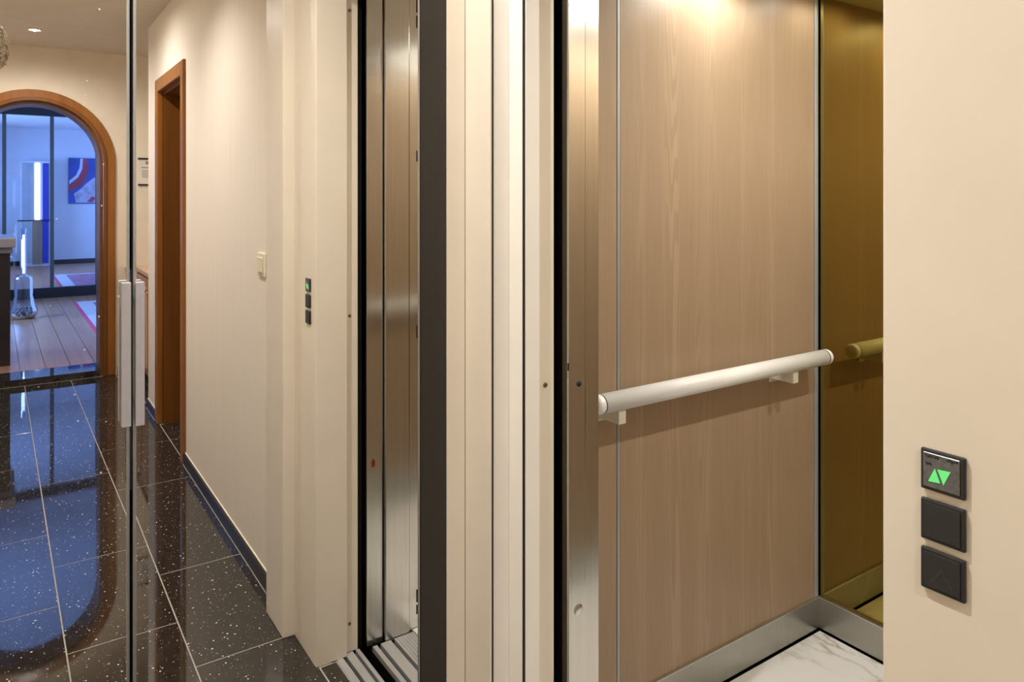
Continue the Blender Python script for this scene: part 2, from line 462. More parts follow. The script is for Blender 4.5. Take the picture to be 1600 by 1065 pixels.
# ------------------------------------------------------------------ arched doorway
d2 = sempty('door_2', (XA, ACY, 0))
MB().arch(XA - .022, XA + .004, ACY, AZS, ARO, ARO - .062, 0).build('arch_casing', M['oak'], d2, .006)
MB().arch(XA - .034, XA + .004, ACY, AZS, ARO - .060, ARI, 0).build('arch_bead', M['oak_dark'], d2, .005)
MB().arch(XA + .004, XA + .26, ACY, AZS, .449, .425, .0).build('arch_lining', M['oak_dark'], d2)
MB().box(XA - .005, XA + .30, ACY - .424, ACY + .424, -.004, .05).build('threshold', M['granite'], d2, .002)

# ================================================================== LANDING FRAME OF THE LIFT
DH = 2.10
fr = thing('elevator_door_frame', 'cream painted metal frame around the open elevator doorway', 'door frame', (-.78, .8, 0))
rj = MB().box(-.415, -.216, .752, .85, 0, CH).build('right_jamb', M['paint'], fr, .003)
rj['label'] = 'broad cream right jamb carrying the call buttons'
MB().box(-.396, -.216, .8502, .892, 0, DH).build('recessed_jamb', M['paint'], fr, .001, seg=1)
# left side, from the wardrobe to the shaft: filler board, stepped jamb pieces
MB().box(-1.2755, -1.1825, .7573, .762, 0, CH).build('filler_board', M['paint'], fr, .0015)
MB().box(-1.188, -1.1830, .7592, .7655, 0, CH).build('gap_shade_strip', M['rubber'], fr)  # added black strips draw the shadow gaps between the jamb pieces
MB().box(-1.144, -1.1384, .8033, .8085, 0, CH).build('gap_shade_strip', M['rubber'], fr)
lj = MB().box(-1.30, -1.184, .7632, .803, 0, CH).build('left_jamb', M['paint_lit'], fr, .002)
MB().box(-1.30, -1.139, .803, .8405, 0, CH).build('left_jamb', M['paint_lit'], fr, .002)
MB().box(-1.30, -1.1372, .8085, .8425, 0, DH).build('left_jamb', M['paint_lit'], fr, .002)
MB().box(-1.30, -1.150, .8425, .8865, 0, DH).build('recessed_jamb', M['paint'], fr, .001, seg=1)
MB().box(-1.135, -.415, .752, .85, DH, CH).build('head', M['paint'], fr, .003)
MB().box(-1.150, -.396, .8502, .892, DH + .01, CH).build('head', M['paint'], fr)
for x, dr in ((-.396, -1), (-1.150, 1)):
    for z in (.087, 1.037, 1.98):
        MB().lathe((x, .865, z), [(0, .0022 * dr), (.0035, .0022 * dr), (.005, .001 * dr), (.005, -.002 * dr)], 12, 'x').build('screw', M['screw'], fr)
# shaft: dark space around the car
wsf = sempty('wall_shaft')
for b in ((-1.75, -1.66, .88, 2.4, -.2, 2.7), (-.06, 0, .90, 2.4, -.2, 2.7), (-1.75, 0, 2.34, 2.4, -.2, 2.7),
          (-1.70, -1.30, .70, .886, -.2, 2.7), (-.395, 0, .893, .905, -.2, 2.6), (-1.75, 0, .80, 2.4, 2.6, 2.7), (-1.75, 0, .86, 2.4, -.25, -.2)):
    box('shaft_wall', M['black_gap'], b, wsf)

# call station: three separate plates in the right jamb
def plate(z0, z1, label, cat):
    x0, x1, y = -.3735, -.3325, .752
    t = thing(cat.replace(' ', '_'), label, cat, ((x0 + x1) / 2, y, z0))
    MB().box(x0, x1, y - .0045, y, z0, z1).build('housing', M['plastic'], t, .0012)
    return t, x0, x1, y - .0045
TZ = ((1.1163, 1.1565), (1.0668, 1.1072), (1.0185, 1.0588))
t, x0, x1, y = plate(*TZ[0], 'square black direction indicator with two lit green arrows above the call buttons', 'direction indicator')
MB().box(x0 + .003, x1 - .004, y - .0012, y, TZ[0][0] + .0035, TZ[0][1] - .003).build('lens', M['indicator'], t, .0005, seg=1)
def onface(u, v, z0, z1, yy): return (x0 + (x1 - x0) * u, z1 - (z1 - z0) * v)
for tri in (((.349, .42), (.197, .77), (.47, .742)), ((.41, .424), (.706, .40), (.546, .764))):
    MB().prism([onface(u, v, *TZ[0], y) for u, v in tri], 1, y - .0017, y - .0011).build('arrow', M['green'], t)
sm = MB()
for k in range(14):
    u = .12 + .055 * k * (1 if k < 9 else .98); v = .12 + .02 * math.sin(k * 2.3)
    if 5 < k < 9: continue
    p, q = onface(u, v, *TZ[0], y); sm.box(p, p + .0017, y - .0015, y - .0011, q - .0014 - .0008 * (k % 3), q)
for k in range(4):
    p, q = onface(.14 + .035 * k, .30 + .02 * (k % 2), *TZ[0], y); sm.box(p, p + .0013, y - .0015, y - .0011, q - .002, q)
sm.build('worn_print', M['smudge'], t)
t, x0, x1, y = plate(*TZ[1], 'plain black square call button between indicator and lowest button', 'call button')
MB().box(x0 + .0035, x1 - .0035, y - .0012, y, TZ[1][0] + .003, TZ[1][1] - .003).build('push_plate', M['plastic'], t, .0008)
t['group'] = 'black call buttons on the jamb'
t, x0, x1, y = plate(*TZ[2], 'lowest black square call button with a faint raised arrow', 'call button')
t['group'] = 'black call buttons on the jamb'
MB().box(x0 + .0035, x1 - .0035, y - .0012, y, TZ[2][0] + .003, TZ[2][1] - .003).build('push_plate', M['plastic'], t, .0008)
ch = MB()
for sgn in (-1, 1):
    cx = (x0 + x1) / 2; zc = TZ[2][1] - .014
    ch.prism([(cx, zc), (cx, zc - .0052), (cx + sgn * .008, zc - .017), (cx + sgn * .0115, zc - .017)], 1, y - .0016, y - .0011)
ch.build('raised_arrow', M['plastic_pale'], t)

# door sills
s1 = thing('landing_sill', 'grooved aluminium landing sill of the elevator, nearer the tiled floor', 'door sill', (-.78, .85, -.02))
MB().box(-1.15, -.396, .818, .896, -.03, -.016).build('sill_base', M['black_gap'], s1)
for a, b in ((.818, .838), (.849, .874), (.884, .896)):
    MB().box(-1.149, -.397, a, b, -.016, .001).build('rail', M['sill'], s1, .0006, seg=1)
MB().box(-1.134, -.418, .8155, .8175, -.01, .001).build('edge_strip', M['sill'], s1)
s2 = thing('car_sill', 'grooved aluminium car sill beyond the dark gap, towards the marble floor', 'door sill', (-.78, 1.0, -.02))
MB().box(-1.16, -.38, .934, 1.075, -.05, -.016).build('sill_base', M['black_gap'], s2)
for a, b in ((.934, .949), (.961, .996), (1.008, 1.075)):
    mb = MB()
    if b - a > .05:
        for k in range(7): mb.box(-1.139, -.412, a + k * .0096, a + k * .0096 + .0085, -.016, .001)
    else: mb.box(-1.139, -.412, a, b, -.016, .001)
    mb.build('rail', M['sill'], s2, .0005, seg=1)

# ================================================================== LIFT CAR
CX0, CX1, CY0, CY1, CCH = -1.4115, -.20, 1.0, 2.175, 2.06
fc = struct(box('floor', M['black_gap'], (CX0, CX1, 1.076, CY1, -.06, -.006)))
MB().box(CX0 + .012, CX1 - .012, 1.0785, CY1 - .012, -.006, .001).build('marble_slab', M['marble'], fc)
wl = sempty('wall_left', (CX0, 1.6, 0))
box('backing', M['black_gap'], (CX0 - .03, CX0 - .012, CY0 - .01, CY1, 0, CCH), wl)
for a, b in ((CY0, 1.2925), (1.3045, 2.150)):
    MB().box(CX0 - .012, CX0, a, b, .06, CCH).build('wood_panel', M['veneer'], wl, .001, seg=1)
MB().box(CX0 - .006, CX0 + .0012, 1.2935, 1.3035, .06, CCH).build('joint_strip', M['strip'], wl, .001, seg=1)
MB().prism([(CX0 - .012, 2.152), (CX0 + .001, 2.152), (CX0 + .003, 2.160), (CX0 + .001, 2.172), (CX0 - .012, 2.176)], 2, .1, CCH).build('corner_strip', M['strip'], wl)
kick = MB().box(CX0, CX0 + .006, CY0, CY1 - .004, .006, .105).build('kick_plate', M['steel_kick'], wl, .0008, seg=1)
MB().box(CX0, CX0 + .009, CY0, CY1 - .007, .105, .109).build('kick_plate_lip', M['alu'], wl, .0012)
wb = sempty('wall_back', ((CX0 + CX1) / 2, CY1, 0))
box('backing', M['black_gap'], (CX0 - .03, CX1 + .03, CY1 + .012, CY1 + .03, 0, CCH), wb)
mp = MB().box(CX0 + .003, CX1 - .006, CY1 + .004, CY1 + .010, .108, CCH).build('bronze_mirror_panel', M['bronze'], wb)
MB().box(CX0 + .001, CX1, CY1 - .006, CY1 + .004, .006, .105).build('kick_plate', M['steel_kick'], wb, .0008, seg=1)
MB().box(CX0 + .001, CX1, CY1 - .009, CY1 + .004, .105, .109).build('kick_plate_lip', M['alu'], wb, .0012)
wr = sempty('wall_right', (CX1, 1.6, 0))
box('wood_panel', M['veneer'], (CX1, CX1 + .02, 1.10, CY1, .06, CCH), wr)
box('kick_plate', M['steel_kick'], (CX1 - .006, CX1, 1.12, CY1 - .01, .006, .105), wr)
cc = struct(box('ceiling', M['white'], (CX0 - .03, CX1 + .03, .98, CY1 + .03, CCH, CCH + .04)))
# car front returns
wfr = sempty('wall_front_return', (-.8, 1.05, 0))
box('return_panel', M['steel'], (CX0 - .03, -1.145, .962, .998, -.03, CCH), wfr)
box('return_panel', M['steel'], (-.40, CX1 + .02, 1.0785, 1.105, .004, CCH), wfr)
box('return_panel', M['steel'], (CX0 - .03, CX1 + .02, .962, 1.06, DH + .002, DH + .25), wfr)
sl = MB()
for z0, z1 in ((2.005, 2.06), (1.955, 1.995), (1.52, 1.555), (.945, .985), (.085, .125), (.045, .075)): sl.box(-.4012, -.3995, 1.0925, 1.0995, z0, z1)
sl.build('black_slot', M['rubber'], wfr)
# lift door posts and panels (sliding door stacked open on both sides)
lp = thing('elevator_door_post', 'brushed steel door post left of the wood panelled car', 'door post', (-1.15, .94, 0))
MB().box(-1.161, -1.140, .914, .960, -.008, DH).build('post', M['steel'], lp, .0025)
MB().lathe((-1.140, .942, 1.03), [(0, .0012), (.0055, .0012), (.0062, -.001)], 14, 'x').build('bolt', M['rubber'], lp)
MB().lathe((-1.140, .940, .578), [(0, .0018), (.010, .0012), (.0125, -.001)], 18, 'x').build('sticker', M['alu'], lp)  # white sticker on the post, built as a thin metal disc
MB().box(-1.1405, -1.1385, .9128, .9155, 1.06, 1.075).build('notch', M['rubber'], lp)
p1 = thing('elevator_door_panel', 'brushed steel door edge with a red oval stud, seen in the mirror', 'elevator door', (-.38, .95, 0))
MB().box(-.395, -.32, .921, .9765, -.008, DH).build('door_edge', M['steel'], p1, .002)
MB().ball((-.395, .944, .566), (.003, .006, .014), 12, 8).build('red_stud', M['red'], p1)
p2 = thing('elevator_door_panel', 'wider brushed steel door edge beside the one with red stud', 'elevator door', (-.38, 1.02, 0))
MB().box(-.409, -.32, .979, 1.064, -.008, DH).build('door_edge', M['steel'], p2, .003)
MB().box(-.405, -.32, 1.0655, 1.077, -.006, DH).build('rear_edge', M['steel'], p2)

# handrail
HR = (CX0 + .071, .905); hr = .0238
rail = thing('handrail', 'white tubular handrail with capped ends on the wood panelled car wall', 'handrail', (CX0, 1.65, HR[1]))
tb = MB().tube([(HR[0], 1.178, HR[1]), (HR[0], 2.092, HR[1])], hr, 32).build('rail_tube', M['white'], rail)
for y0, sg in ((1.1755, -1), (2.0945, 1)):
    MB().tube([(HR[0], y0 - .0012, HR[1]), (HR[0], y0 + .0012, HR[1])], hr * 1.006, 32).build('joint_ring', M['rubber'], rail)
    MB().lathe((HR[0], y0 + .0012 * sg, HR[1]), [(hr, 0), (hr, .010 * sg), (hr * .93, .016 * sg), (hr * .78, .018 * sg), (0, .0185 * sg)], 32, 'y').build('end_cap', M['white'], rail)
for yb in (1.236, 1.935):
    br = MB().box(CX0 + .004, HR[0] + .011, yb - .012, yb + .012, .849, .884).build('bracket', M['bracket'], rail, .0015)
    MB().box(CX0 + .0005, CX0 + .004, yb - .018, yb + .018, .838, .894).build('wall_plate', M['bracket'], br, .001)

# car lamps
def downlight(name, x, y, z, watts, color, lens, label, cat, group, r=.038, spot=165, blend=1.0):
    t = thing(name, label, cat, (x, y, z), group)
    MB().lathe((x, y, z), [(r * 1.3, 0), (r * 1.3, -.004), (r, -.006), (r * .95, -.002), (r * .95, .004)], 24).build('ring', M['chrome'], t)
    MB().lathe((x, y, z), [(0, -.0005), (r * .93, -.0005), (r * .93, .002)], 24).build('lens', lens, t)
    lamp('bulb', 'SPOT', (x, y, z - .003), watts, color, t, spot_size=math.radians(spot), spot_blend=blend, shadow_soft_size=r * .22)
    return t
CARC = (1.0, .985, .91)
for i, (x, y) in enumerate(((-1.25, 1.64), (-.46, 1.64), (-1.27, 2.09), (-.46, 2.05))):
    downlight('car_ceiling_light', x, y, CCH - .001, CAR_W * (.62, 1.5, .10, 1.5)[i], CARC, M['lens_car'],
              ['round lamp in the car ceiling near the wood wall', 'round lamp in the car ceiling away from the wood wall',
               'round lamp in the car ceiling by the bronze mirror corner', 'round lamp in the car ceiling by the mirror, far side'][i], 'ceiling light', 'lamps in the car ceiling', .05, 172, .5)

# ================================================================== MIRRORED WARDROBE
DEL = math.radians(.4)
def mirror_door(label, y0, y1, gap_side, rot, piv):
    """door between y0 and y1; gap_side -1: the meeting edge is at y0, +1: at y1"""
    t = thing('mirror_door', label, 'mirror door', (XM, piv, .03))
    e = .0042
    a, b = (y0 + e, y1 - .003) if gap_side < 0 else (y0 + .003, y1 - e)
    MB().box(XM - .006, XM, a, b, .04, 2.40).build('mirror_glass', M['mirror'], t)
    MB().box(XM - .024, XM - .006, y0 + .002, y1 - .002, .03, 2.41).build('door_board', M['dark_panel'], t)
    for k, (p, q) in enumerate(((y0, a), (b, y1))):
        MB().box(XM - .024, XM + .002, p, q, .03, 2.41).build('edge_profile', M['alu_dull'], t, .0004, seg=1)
    for zz in ((.03, .04), (2.40, 2.41)): MB().box(XM - .024, XM + .001, a, b, *zz).build('edge_profile', M['alu'], t)
    hy = (y0 + .0008, y0 + .0132) if gap_side < 0 else (y1 - .0132, y1 - .0008)
    h = MB().box(XM + .010, XM + .024, *hy, 1.054, 1.274).build('handle', M['handle'], t, .0008)
    for z in (1.085, 1.243):
        MB().box(XM, XM + .010, hy[0] + .004, hy[1] - .003, z - .006, z + .006).build('handle_post', M['alu'], h)
    t.rotation_euler = (0, 0, rot); return t
G = .1555
mirror_door('left mirrored wardrobe door reflecting the arched doorway', -.352, G - .0022, 1, DEL, -.352)
mirror_door('right mirrored wardrobe door reflecting the wooden door frame and lift jamb', G + .0022, .6545, -1, 0, .6545)
wc = thing('wardrobe', 'dark wardrobe carcass behind the two mirrored doors', 'wardrobe', (XM - .03, .15, 0))
MB().box(XM - .060, XM - .032, -.38, .655, .0, 2.46).build('inner_board', M['black_gap'], wc)
MB().box(XM - .055, XM - .030, G - .010, G + .010, .94, 1.29).build('lock_plate', M['alu'], wc)
MB().box(XM - .06, XM, .6560, .7145, 0, 2.46).build('dark_end_panel', M['dark_panel'], wc, .0015, seg=1)['label'] = 'narrow charcoal end panel'
MB().box(XM - .06, XM + .0005, .715, .7571, 0, 2.46).build('cream_end_panel', M['paint'], wc, .0012)['label'] = 'narrow glossy cream end panel'
MB().box(XM - .06, XM, -.378, -.354, 0, 2.46).build('dark_end_panel', M['dark_panel'], wc)
MB().box(XM - .06, XM, -.378, .7565, 2.415, 2.46).build('top_rail', M['dark_panel'], wc)
MB().box(XM - .06, XM - .004, -.352, .655, 0, .028).build('plinth', M['dark_panel'], wc)
struct(box('trim_1', M['wallpaint'], (XM - .06, XM, YB, .757, 2.462, CH)))

# ================================================================== THINGS ON THE WALL SEEN IN THE MIRROR
sw = thing('light_switch', 'ivory rocker light switch on the pale wallpaper beside the lift frame', 'light switch', (.18, YW, 1.11))
MB().box(.135, .222, YW - .008, YW, 1.115, 1.200).build('cover_plate', M['switch'], sw, .003)
MB().box(.150, .207, YW - .013, YW - .008, 1.130, 1.185).build('rocker', M['switch'], sw, .002)
pc = thing('wall_plaque', 'small white notice with black bars hung above the sideboard', 'notice', (XA - .001, .97, 1.49))
MB().box(XA - .004, XA, .850, 1.05, 1.50, 1.71).build('sheet', M['paper'], pc)
for z in (1.494, 1.704): MB().box(XA - .010, XA, .845, 1.055, z, z + .013).build('bar', M['blackwood'], pc)
ik = MB()
for k in range(5): ik.box(XA - .0045, XA - .004, .872, 1.02 - .01 * (k % 2), 1.56 + k * .013, 1.565 + k * .013)
ik.box(XA - .0045, XA - .004, .868, 1.03, 1.635, 1.643); ik.box(XA - .0045, XA - .004, 0.90, 1.0, 1.665, 1.69)
ik.build('print', M['ink'], pc)
sb = thing('sideboard', 'low cherry wood sideboard with panelled doors standing in the alcove', 'sideboard', (3.5, 1.05, 0))
MB().box(3.02, 3.985, .85, 1.25, .07, .815).build('body', M['cab'], sb, .003)
MB().box(3.00, 3.99, .825, 1.26, .815, .85).build('top', M['cab_top'], sb, .006)
MB().box(3.03, 3.98, .865, 1.24, 0, .07).build('plinth', M['blackwood'], sb)
for x0 in (3.03, 3.35, 3.67):
    d = MB().box(x0 + .004, x0 + .306, .832, .85, .09, .80).build('door', M['cab'], sb, .003)
    MB().prism([(x0 + .05, .14), (x0 + .26, .14), (x0 + .26, .70), (x0 + .155, .74), (x0 + .05, .70)], 1, .824, .832).build('raised_panel', M['cab_top'], d, .004, seg=1)
    MB().lathe((x0 + .03, .832, .72), [(.005, 0), (.005, -.010), (.013, -.016), (.013, -.024), (0, -.028)], 12, 'y').build('knob', M['brass'], d)
HALLC = WARM
for i, x in enumerate((3.334, 2.0, .75, -.92)):
    downlight('ceiling_spotlight', x, .20, CH - .001, HALL_W * (1, 1.05, .95, 1.3)[i], HALLC, M['lens'],
              ['recessed hall spotlight nearest the arched doorway', 'recessed hall spotlight between wooden door frame and arch',
               'recessed hall spotlight over the light switch', 'recessed hall spotlight nearest the mirrored wardrobe'][i], 'ceiling light', 'recessed spotlights along the hall', .036, (168, 174, 136, 150)[i], 1.0)

# ================================================================== BLUE ROOM BEYOND THE ARCH
RX0, RX1, RY0, RY1, RZ, RF = XA + .26, 14.78, -1.7, 2.7, 2.76, .05
f3 = struct(box('floor', M['blackwood'], (RX0, RX1, RY0, RY1, -.02, RF - .012)))
k = 0; yy = -.88
while yy < 1.75:
    x = RX0 + .045 - (1.1 * (k % 3))
    while x < 9.0:
        a, b = max(x, RX0 + .045), min(x + 2.6, 9.0)
        if b - a > .05: MB().box(a + .0015, b - .0015, yy + .0018, yy + .168, RF - .012, RF).build('plank', M['plank'], f3)
        x += 2.6
    yy += .17; k += 1
MB().box(9.0, RX1, RY0, RY1, RF - .012, RF - .001).build('far_boards', M['plank'], f3)
struct(box('ceiling', M['bluewall'], (RX0, RX1 + .06, RY0 - .06, RY1 + .06, RZ, RZ + .06)))
for nm, b in (('wall_far', (RX1, RX1 + .06, RY0 - .06, RY1 + .06, 0, RZ)), ('wall_far_left', (RX0, 5.2, RY0 - .06, RY0, 0, RZ)), ('wall_far_left', (8.2, 10.0, RY0 - .06, RY0, 0, RZ)), ('wall_far_left', (13.6, RX1, RY0 - .06, RY0, 0, RZ)),
              ('wall_far_left', (5.2, 8.2, RY0 - .06, RY0, 0, .9)), ('wall_far_left', (5.2, 8.2, RY0 - .06, RY0, 2.4, RZ)), ('wall_far_left', (10.0, 13.6, RY0 - .06, RY0, 0, .9)), ('wall_far_left', (10.0, 13.6, RY0 - .06, RY0, 2.4, RZ)),
              ('wall_far_right', (RX0, RX1, RY1, RY1 + .06, 0, RZ)), ('wall_near', (RX0 - .02, RX0, RY0, -.441, 0, RZ)), ('wall_near', (RX0 - .02, RX0, 1.361, RY1, 0, RZ)),
              ('wall_near', (RX0 - .02, RX0, -.441, 1.361, CH + .061, RZ))):
    struct(box(nm, M['bluewall'], b))
skirt = struct(box('baseboard_far', M['blackwood'], (RX1 - .015, RX1, RY0, RY1, RF, RF + .09)))
gp = thing('glass_partition', 'floor to ceiling glazed partition with black rails beyond the arch', 'glass partition', (9.1, .6, RF))
MB().box(9.05, 9.13, RY0, RY1, RF, RF + .135).build('bottom_rail', M['blackwood'], gp)
MB().box(9.05, 9.13, RY0, RY1, 2.485, 2.61).build('top_rail', M['blackwood'], gp)
ym = [-1.51, -.98, -.45, .08, .608, 1.14, 1.67, 2.2]
for y in ym: MB().box(9.06, 9.11, y - .022, y + .022, RF + .135, 2.485).build('mullion', M['grey_post'], gp)
for a, b in zip(ym, ym[1:]): MB().box(9.082, 9.088, a + .022, b - .022, RF + .135, 2.485).build('pane', M['pane'], gp)
def rug(label, x0, x1, y0, y1):
    t = thing('rug', label, 'rug', ((x0 + x1) / 2, (y0 + y1) / 2, RF))
    MB().box(x0, x1, y0, y1, RF, RF + .006).build('fringe_border', M['rug_pink'], t)
    MB().box(x0 + .03, x1 - .03, y0 + .035, y1 - .035, RF + .006, RF + .008).build('pale_border', M['rug_pale'], t)
    MB().box(x0 + .22, x1 - .22, y0 + .20, y1 - .20, RF + .008, RF + .010).build('patterned_field', M['rug'], t)
rug('patterned rug with pink edge on the plank floor, before the glass partition', 5.3, 8.39, .80, 2.4)
rug('patterned rug with pink edge behind the glass partition', 9.9, 12.4, .78, 2.4)
# counter
ct = thing('counter', 'dark counter with a thick pale top just past the arch', 'counter', (4.9, -.3, RF))
MB().box(4.58, 5.25, -.75, .082, RF, .95).build('body', M['counter'], ct, .004)
MB().box(4.56, 5.27, -.77, .098, .95, 1.00).build('moulding', M['counter_top'], ct, .01)
MB().box(4.52, 5.31, -.80, .118, 1.00, 1.075).build('top', M['counter_top'], ct, .006)
# tall glass ornament
vx, vy = 7.27, .243
vs = thing('glass_floor_ornament', 'tall clear glass floor ornament with pebbles in its flared base', 'glass ornament', (vx, vy, RF))
MB().lathe((vx, vy, RF), [(.0, .004), (.105, .004), (.135, .05), (.135, .09), (.105, .16), (.090, .26), (.088, .44), (.075, .475), (.026, .49), (.024, .95), (.030, 1.0)], 28).build('glass_body', M['glass_clear'], vs)
pb = MB()
for q in range(70):
    a = random.random() * 2 * PI; r = .10 * math.sqrt(random.random()); s = random.uniform(.014, .024)
    pb.ball((vx + r * math.cos(a), vy + r * math.sin(a), RF + .025 + random.random() * .10), (s, s * .8, s * .7), 7, 5)
pb = pb.build('pebbles', M['pebble'], vs, fix=False); pb['kind'] = 'stuff'
MB().tube([(vx, vy, RF + .5), (vx, vy, RF + .93)], .011, 10).build('light_tube', M['lcd'], vs)
# painting on the far wall
pt = thing('abstract_painting', 'abstract blue canvas with a crimson sweep on the far blue lit wall', 'painting', (RX1 - .02, 1.49, 1.26))
MB().box(RX1 - .035, RX1 - .001, 1.197, 1.78, 1.264, 2.19).build('canvas', M['p_blue'], pt, .003)
def strip(name, mat, l, r, z0, z1, xo):
    n = len(l); m = MB()
    m.prism(l + list(reversed(r)), 0, RX1 - .035 - xo, RX1 - .034); m.build(name, mat, pt, fix=True)
P = lambda u, v: (1.197 + .583 * u, 2.19 - .926 * v)
strip('pale_patch', M['p_pale'], [P(.22, .98), P(.16, .78), P(.36, .68), P(.60, .52), P(.90, .36)], [P(.98, .98), P(.98, .80), P(.98, .66), P(.98, .50), P(.98, .36)], 0, 1, .001)
strip('crimson_sweep', M['p_red'], [P(.45, .01), P(.42, .25), P(.30, .42), P(.02, .60)], [P(.58, .01), P(.60, .30), P(.48, .55), P(.02, .74)], 0, 1, .002)
strip('white_sweep', M['p_white'], [P(.36, .01), P(.33, .22), P(.22, .38), P(.02, .50)], [P(.43, .01), P(.41, .24), P(.29, .42), P(.02, .58)], 0, 1, .002)
strip('crimson_patch', M['p_red'], [P(.55, .96), P(.72, .84)], [P(.70, .97), P(.84, .88)], 0, 1, .003)
# tall glazed display cabinet by the far wall
cb = thing('display_cabinet', 'tall cabinet with a bright light strip and deep blue panel by the far wall', 'cabinet', (14.6, .62, RF))
MB().box(14.52, RX1, .38, .92, RF, 2.10).build('carcass', M['bluewall'], cb, .004)
for nm, mt, y0, y1, z0, z1 in (('pale_door', 'pale_panel', .41, .60, .98, 2.06), ('light_strip', 'lcd', .62, .70, .95, 2.06), ('blue_door', 'blue_panel', .745, .845, .10, 2.06),
                               ('pale_edge', 'pale_panel', .855, .90, .95, 2.06), ('pale_drawer', 'pale_panel', .41, .575, .12, .90), ('brown_drawer', 'beige_panel', .585, .735, .09, .92), ('rail', 'grey_post', .33, .92, .925, .955)):
    MB().box(14.50, 14.52, y0, y1, z0, z1).build(nm, M[mt], cb)
BC = (.22, .42, 1.0)
for n, (x0, x1) in enumerate(((5.2, 8.2), (10.0, 13.6))):       # added blue lamps shine in through two added windows, out of view
    wn = sempty('added_window_%d' % (n + 1), ((x0 + x1) / 2, RY0, .9))
    for b in ((x0, x0 + .06, .9, 2.4), (x1 - .06, x1, .9, 2.4), (x0, x1, .9, .96), (x0, x1, 2.34, 2.4), ((x0 + x1) / 2 - .03, (x0 + x1) / 2 + .03, .9, 2.4)):
        MB().box(b[0], b[1], RY0 - .05, RY0 + .01, b[2], b[3]).build('added_window_frame', M['bluewall'], wn)
    MB().box(x0, x1, RY0 - .03, RY0 - .025, .9, 2.4).build('pane', M['pane'], wn)
    o = lamp('blue_fill', 'AREA', ((x0 + x1) / 2, RY0 - .35, 1.65), BLUE_W, BC, None, shape='RECTANGLE', size=x1 - x0, size_y=1.5)
    o.rotation_euler = (PI / 2, 0, 0)

# ================================================================== PHOTOGRAPHER (only the hair shows in the left mirror)
def skin_mesh(verts, edges, radii, sub=1):
    me = bpy.data.meshes.new('tmp'); me.from_pydata(verts, edges, []); o = bpy.data.objects.new('tmp', me); COL.objects.link(o)
    md = o.modifiers.new('s', 'SKIN'); md.use_smooth_shade = True
    ly = me.skin_vertices[0].data
    for i, r in enumerate(radii):
        ly[i].radius = r if isinstance(r, tuple) else (r, r); ly[i].use_root = (i == 0)
    if sub: o.modifiers.new('u', 'SUBSURF').levels = sub
    dg = bpy.context.evaluated_depsgraph_get(); ev = o.evaluated_get(dg); m2 = bpy.data.meshes.new_from_object(ev)
    vs = [v.co.copy() for v in m2.vertices]; fs = [tuple(p.vertices) for p in m2.polygons]
    bpy.data.objects.remove(o); return vs, fs
PX, PY = .235, -.158
ps = thing('person', 'curly grey blond hair of a person at the left edge of the mirror', 'person', (PX, PY, 0))
def place(vs): return [(PX + v[0], PY + v[1], v[2]) for v in vs]
PT = math.radians(36)
HX, HY, HZ = 0, .062, 1.838
def tilt(mb):
    c, s = math.cos(PT), math.sin(PT); cy, cz = PY + HY, HZ
    mb.v = [(x, cy + (y - cy) * c + (z - cz) * s, cz - (y - cy) * s + (z - cz) * c) for x, y, z in mb.v]; return mb
# local frame: x to the person's right, y forward
V = [(0, -.02, 1.02), (0, -.03, 1.18), (0, -.02, 1.36), (0, -.03, 1.53), (0, .0, 1.67), (0, .04, 1.80)]
Rr = [.095, .09, .09, .055, .050, .052]
E_ = [(0, 1), (1, 2), (2, 3), (3, 4), (4, 5)]
for s in (-1, 1):
    b = len(V)
    V += [(s * .10, -.02, .93), (s * .105, .0, .53), (s * .11, -.03, .10), (s * .11, -.02, .045), (s * .115, .05, .03)]
    Rr += [.085, .06, .042, .04, (.04, .025)]; E_ += [(0, b), (b, b + 1), (b + 1, b + 2), (b + 2, b + 3), (b + 3, b + 4)]
    b = len(V)
    V += [(s * .19, -.045, 1.52), (s * .235, -.08, 1.24), (s * .235, -.075, 1.00), (s * .233, -.07, .93)]
    Rr += [.042, .038, .031, (.030, .020)]; E_ += [(3, b), (b, b + 1), (b + 1, b + 2), (b + 2, b + 3)]
    p = len(V) - 1
    for i, (dy, ln) in enumerate(((.030, .068), (.011, .078), (-.008, .072), (-.026, .056))):
        b = len(V); V += [(s * .233, -.066 + dy, .885), (s * .230, -.060 + dy, .885 - ln * .55), (s * .222, -.056 + dy, .885 - ln)]
        Rr += [.0095, .0085, .0075]; E_ += [(p, b), (b, b + 1), (b + 1, b + 2)]
    b = len(V); V += [(s * .222, -.034, .915), (s * .212, -.016, .885)]; Rr += [.011, .009]; E_ += [(p, b), (b, b + 1)]
vs, fs = skin_mesh(V, E_, Rr, 1)
# head joined to the same body mesh
def head():
    n, mth = 24, 18; vs = []; fs = []
    for i in range(mth + 1):
        t = PI * i / mth
        for k in range(n):
            a = 2 * PI * k / n; x = math.sin(t) * math.cos(a); y = math.sin(t) * math.sin(a); z = math.cos(t)
            X, Y, Z = .076 * x, .098 * y, .125 * z
            if z < 0: X *= 1 - .30 * (-z) ** 1.5; Y = Y * (1 - .12 * -z) + .014 * -z
            if y > .9 and -.35 < z < .1: Y += .022 * (1 - abs(z + .17) / .28) * (y - .9) * 10 if abs(z + .17) < .28 else 0
            vs.append((HX + X, HY + Y, HZ + Z))
    fs = [(i * n + k, (i + 1) * n + k, (i + 1) * n + (k + 1) % n, i * n + (k + 1) % n) for i in range(mth) for k in range(n)]
    return vs, fs
hv, hf = head()
bd = MB(); bd.add(place(hv), hf, True)
for s in (-1, 1): bd.ball((PX + s * .080, PY + HY - .005, HZ - .015), (.012, .022, .034), 10, 8)
bd.ball((PX, PY + HY + .098, HZ - .028), (.014, .022, .022), 10, 8)
